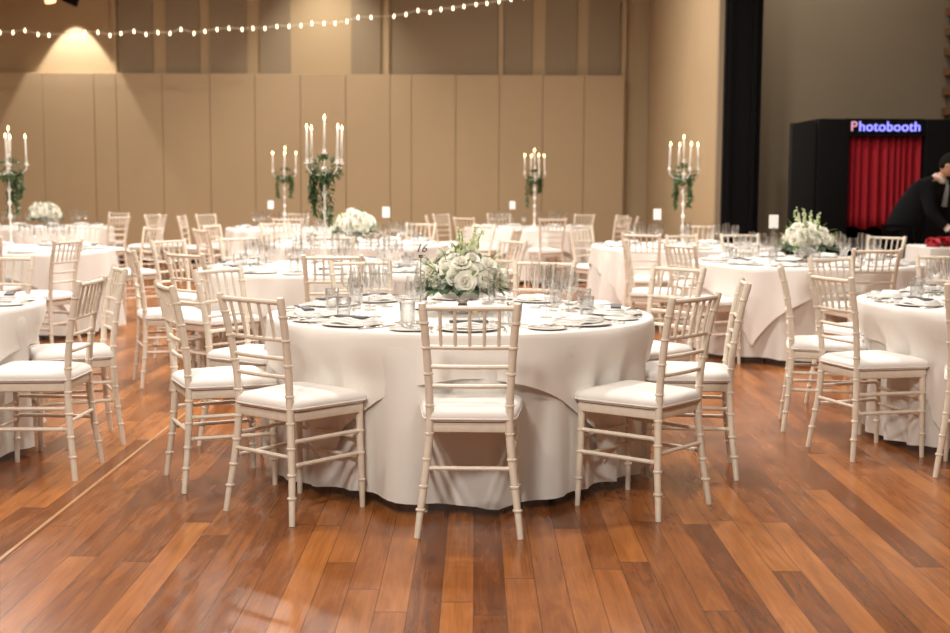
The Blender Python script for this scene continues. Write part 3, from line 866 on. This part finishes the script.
# local axes: f = facing, s = person's left
f = Vector((.80, -.60, 0)).normalized(); s = Vector((-f.y, f.x, 0)); up = Vector((0, 0, 1))
def P(a, b_, z, r, r2=None):
    v = f * a + s * b_ + up * z; return (v.x, v.y, v.z, r) if r2 is None else (v.x, v.y, v.z, r, r2)
body = [P(-.10, 0, .95, .13), P(.0, 0, 1.12, .13), P(.12, 0, 1.28, .14), P(.22, 0, 1.40, .11), P(.28, 0, 1.455, .055), P(.315, 0, 1.50, .052),
        P(-.09, .10, .88, .10), P(-.02, .11, .50, .065), P(-.08, .12, .09, .045), P(.06, .13, .04, .04),
        P(-.09, -.10, .88, .10), P(-.0, -.11, .50, .065), P(-.12, -.12, .09, .045), P(.02, -.13, .04, .04),
        P(.20, .17, 1.36, .06), P(.26, .25, 1.12, .048), P(.44, .20, .93, .032),
        P(.20, -.17, 1.36, .06), P(.27, -.24, 1.10, .048), P(.46, -.17, .92, .032)]
ed = [(0, 1), (1, 2), (2, 3), (3, 4), (4, 5), (0, 6), (6, 7), (7, 8), (8, 9), (0, 10), (10, 11), (11, 12), (12, 13), (3, 14), (14, 15), (15, 16), (3, 17), (17, 18), (18, 19)]
skin_body('body', body, ed, M['skin'], person)
jk = [P(-.12, 0, .72, .19), P(-.10, 0, .92, .19), P(.0, 0, 1.11, .19), P(.12, 0, 1.27, .185), P(.20, 0, 1.37, .14), P(.27, 0, 1.43, .085),
      P(.20, .18, 1.37, .078), P(.26, .26, 1.12, .062), P(.405, .215, .965, .047), P(.20, -.18, 1.37, .078), P(.27, -.25, 1.10, .062), P(.42, -.185, .955, .047)]
skin_body('jacket', jk, [(0, 1), (1, 2), (2, 3), (3, 4), (4, 5), (4, 6), (6, 7), (7, 8), (4, 9), (9, 10), (10, 11)], M['suit'], person)
tr = [P(-.10, 0, .90, .16), P(-.09, .10, .85, .115), P(-.02, .11, .50, .082), P(-.08, .12, .08, .07), P(-.09, -.10, .85, .115), P(0, -.11, .50, .082), P(-.12, -.12, .08, .07)]
skin_body('trousers', tr, [(0, 1), (1, 2), (2, 3), (0, 4), (4, 5), (5, 6)], M['suit'], person)
for sd, aa in ((.12, -.05), (-.12, -.09)):
    m = MB(); c = f * (aa + .03) + s * sd
    m.ball((0, 0, 0), .05, 12, 8, (1, 1, 1)); m.v = [tuple(c + f * v[0] * 2.7 + s * v[1] + up * (max(v[2], -.042) + .042)) for v in m.v]; m.build('shoe', M['black'], person)
# head
hd = f * .375 + up * 1.585
hf = (f * .85 - up * .52).normalized(); hu = (up * .85 + f * .52).normalized(); hs = hu.cross(hf)
m = MB(); m.ball((0, 0, 0), 1, 24, 16)
def head_pt(v):
    x, y, z = v                      # x forward, y side, z up
    X = x * .098; Y = y * .076; Z = z * .118
    if x > 0:                        # face: narrower jaw, brow, nose
        Y *= 1 - .18 * max(0, -z); X += -.012 * max(0, z - .3)
        if abs(y) < .22 and -.45 < z < .1: X += .024 * (1 - abs(y) / .22) * (1 - abs(z + .18) / .33 if abs(z + .18) < .33 else 0)
        if .02 < abs(z - .12) < .12 and .2 < abs(y) < .5: X -= .006
        if abs(y) < .35 and -.62 < z < -.5: X += .005
        if z < -.7: X += .010
    else: X *= .98; Z += .01 * (1 - abs(z))
    return hd + hf * X + hs * Y + hu * Z
m.v = [tuple(head_pt(v)) for v in m.v]
head = m.build('head', M['skin'], person, auto=False)
for sd in (-1, 1):
    m = MB(); c = hd + hs * sd * .076 - hf * .005 + hu * -.005; m.ball((0, 0, 0), 1, 10, 8); m.v = [tuple(c + hf * v[0] * .018 + hs * v[1] * .008 + hu * v[2] * .030) for v in m.v]; m.build('ear', M['skin'], person)
    m = MB(); c = hd + hs * sd * .030 + hf * .086 + hu * .012; m.ball(c, .010, 8, 6); m.build('eye', M['card'], person)
    m = MB(); m.ball(c + hf * .006, .0055, 8, 6); m.build('pupil', M['hair'], person)
m = MB(); c = hd + hf * .089 - hu * .064; m.tube([c - hs * .022, c + hf * .004, c + hs * .022], [.003, .0055, .003], 6); m.build('mouth', pmat('lips', (.38, .14, .11), .5), person)
m = MB(); m.ball((0, 0, 0), 1, 24, 14)
vv = []
for v in m.v:
    p = Vector(v); lim = .25 if p.x > .2 else (-.2 if p.x > -.2 else -.62)
    if p.z < lim: p.z = lim; 
    vv.append(tuple(hd + hf * (p.x * .104 - .008) + hs * p.y * .083 + hu * (p.z * .124 + .006)))
m.v = vv; m.build('hair', M['hair'], person, auto=False)
m = MB(); nb = f * .262 + up * 1.432; na = (f * .5 + up * .85).normalized()
T = na.to_track_quat('Z', 'Y').to_matrix()
m.lathe([(.078, 0), (.068, .03), (.064, .045), (.060, .045), (.064, 0)], 18, nb, tilt=T); m.build('shirt_collar', M['shirt'], person)
m = MB(); a0 = f * .345 + up * 1.425; tip = f * .33 + up * 1.16
m.tube([a0, a0 - up * .03 + f * .004, a0 - up * .06 + f * .012, (a0 + tip) / 2 + f * .01, tip], [.018, .013, .020, .026, .030], 8); m.build('tie', pmat('grey_tie', (.16, .15, .14), .7), person)
# hands: palm and five fingers each
def hand(wr, d, side, parent):
    d = d.normalized(); sv = d.cross(up).normalized() * side; nv = sv.cross(d).normalized() * side
    pts = [(*wr, .026), (*(wr + d * .045), .027), (*(wr + d * .085), .026)]
    ed = [(0, 1), (1, 2)]
    h = skin_body('hand', pts, ed, M['skin'], parent, 2)
    for i, (o_, L) in enumerate(((-.030, .066), (-.010, .075), (.010, .070), (.029, .055))):
        b0 = wr + d * .085 + sv * o_; k1 = b0 + d * L * .45 - up * .008; k2 = k1 + d * L * .3 - up * .02; k3 = k2 + d * L * .1 - up * L * .28
        mm = MB(); mm.tube([b0 - d * .03, b0, k1, k2, k3], [.009, .0095, .009, .008, .0055], 8); mm.build('finger', M['skin'], parent)
    b0 = wr + d * .02 - sv * .028; mm = MB(); mm.tube([b0, b0 + d * .025 - sv * .022, b0 + d * .055 - sv * .030 - up * .012, b0 + d * .075 - sv * .026 - up * .026], [.012, .012, .010, .007], 8); mm.build('thumb', M['skin'], parent)
for k_, sg in ((16, 1), (19, -1)):
    w_ = Vector(body[k_][:3]); hand(w_, f * .75 - up * .65, sg, person)
    m = MB(); q = Vector(jk[8 if sg > 0 else 11][:3]); m.tube([q, q + (w_ - q) * .55], .038, 12); m.build('shirt_cuff', M['shirt'], person)

# ------------------------------------------------------------------ lights
def area(loc, size, power, col=(1, .935, .86), rot=(0, 0, 0), shape='DISK', spread=pi):
    l = bpy.data.lights.new('area', 'AREA'); l.shape = shape; l.size = size; l.energy = power; l.color = col; l.spread = spread
    o = bpy.data.objects.new('ceiling_or_fill_lamp', l); COL.objects.link(o); o.location = loc; o.rotation_euler = rot; return o
def spot(loc, target, power, size, blend=.3, col=(1, .88, .76), radius=.05):
    l = bpy.data.lights.new('spot', 'SPOT'); l.energy = power; l.spot_size = radians(size); l.spot_blend = blend; l.color = col; l.shadow_soft_size = radius
    o = bpy.data.objects.new('spot_lamp', l); COL.objects.link(o); o.location = loc
    o.rotation_euler = (Vector(target) - Vector(loc)).to_track_quat('-Z', 'Y').to_euler(); return o
for (x, y, p) in ((-4.6, 8, 150), (-.3, 8.0, 150), (3.2, 8.5, 120), (-5.2, 13, 170), (-1.2, 12.5, 190), (1.9, 12.0, 110), (-6, 16.3, 155), (-2.5, 16.1, 165), (.7, 16.3, 155)):
    area((x, y, 5.9), .35, p * 1.0, spread=radians(150))
spot((-2.2, 1.2, 5.8), (-1.6, 4.0, 0), 420, 85, .9, col=(1, .88, .74), radius=.1); spot((2.0, 1.4, 5.8), (1.6, 4.2, 0), 260, 85, .9, col=(1, .88, .74), radius=.1)
spot((-3.2, 3.4, 5.6), (-.9, 6, 0), 260, 60, .6, radius=.06)
spot((-1.6, -1.8, 5.4), (-.2, 5.4, 0), 1150, 78, .9, col=(1, .95, .88), radius=.45)
area((4.25, 15.9, 5.9), .3, 42, spread=radians(150))  # added fill light to brighten the recess wall, not a real fixture
L2 = wz(66, -30, 21.54)
spot(L2, (L2.x, 21.60, 0), 540, 56, .18, col=(1, .95, .88), radius=.02)
spot((pxx(318, 21), 21.0, 5.6), (pxx(330, 21), 21.9, 0), 380, 84, .9, col=(1, .95, .86), radius=.05)
area((-4.3, 18.9, 5.9), .5, 30); area((.6, 18.9, 5.9), .5, 34)  # two invented fills that lift the upper back wall, no fixtures there
w = bpy.data.worlds.new('World'); SC.world = w; w.use_nodes = True
w.node_tree.nodes['Background'].inputs[0].default_value = (1, .93, .85, 1); w.node_tree.nodes['Background'].inputs[1].default_value = .16

# ------------------------------------------------------------------ camera
cam = bpy.data.cameras.new('camera'); co = bpy.data.objects.new('camera', cam); COL.objects.link(co)
cam.sensor_width = 36; cam.lens = 36 * 1300 / 950; cam.clip_end = 100
th = math.atan(132.5 / 1300)
co.location = (0, 0, 1.365)
co.rotation_mode = 'QUATERNION'
q = Matrix.Rotation(pi / 2 - th, 3, 'X') @ Matrix.Rotation(radians(.3), 3, 'Z')
co.rotation_quaternion = q.to_quaternion()
cam.dof.use_dof = True; cam.dof.focus_distance = 5.5; cam.dof.aperture_fstop = 2.8
SC.camera = co
SC.cycles.use_denoising = True
SC.cycles.transparent_max_bounces = 48; SC.cycles.max_bounces = 8; SC.cycles.diffuse_bounces = 4; SC.cycles.glossy_bounces = 4
SC.cycles.sample_clamp_indirect = 6
SC.view_settings.view_transform = 'Standard'; SC.view_settings.look = 'None'; SC.view_settings.gamma = 1
SC.view_settings.exposure = .16
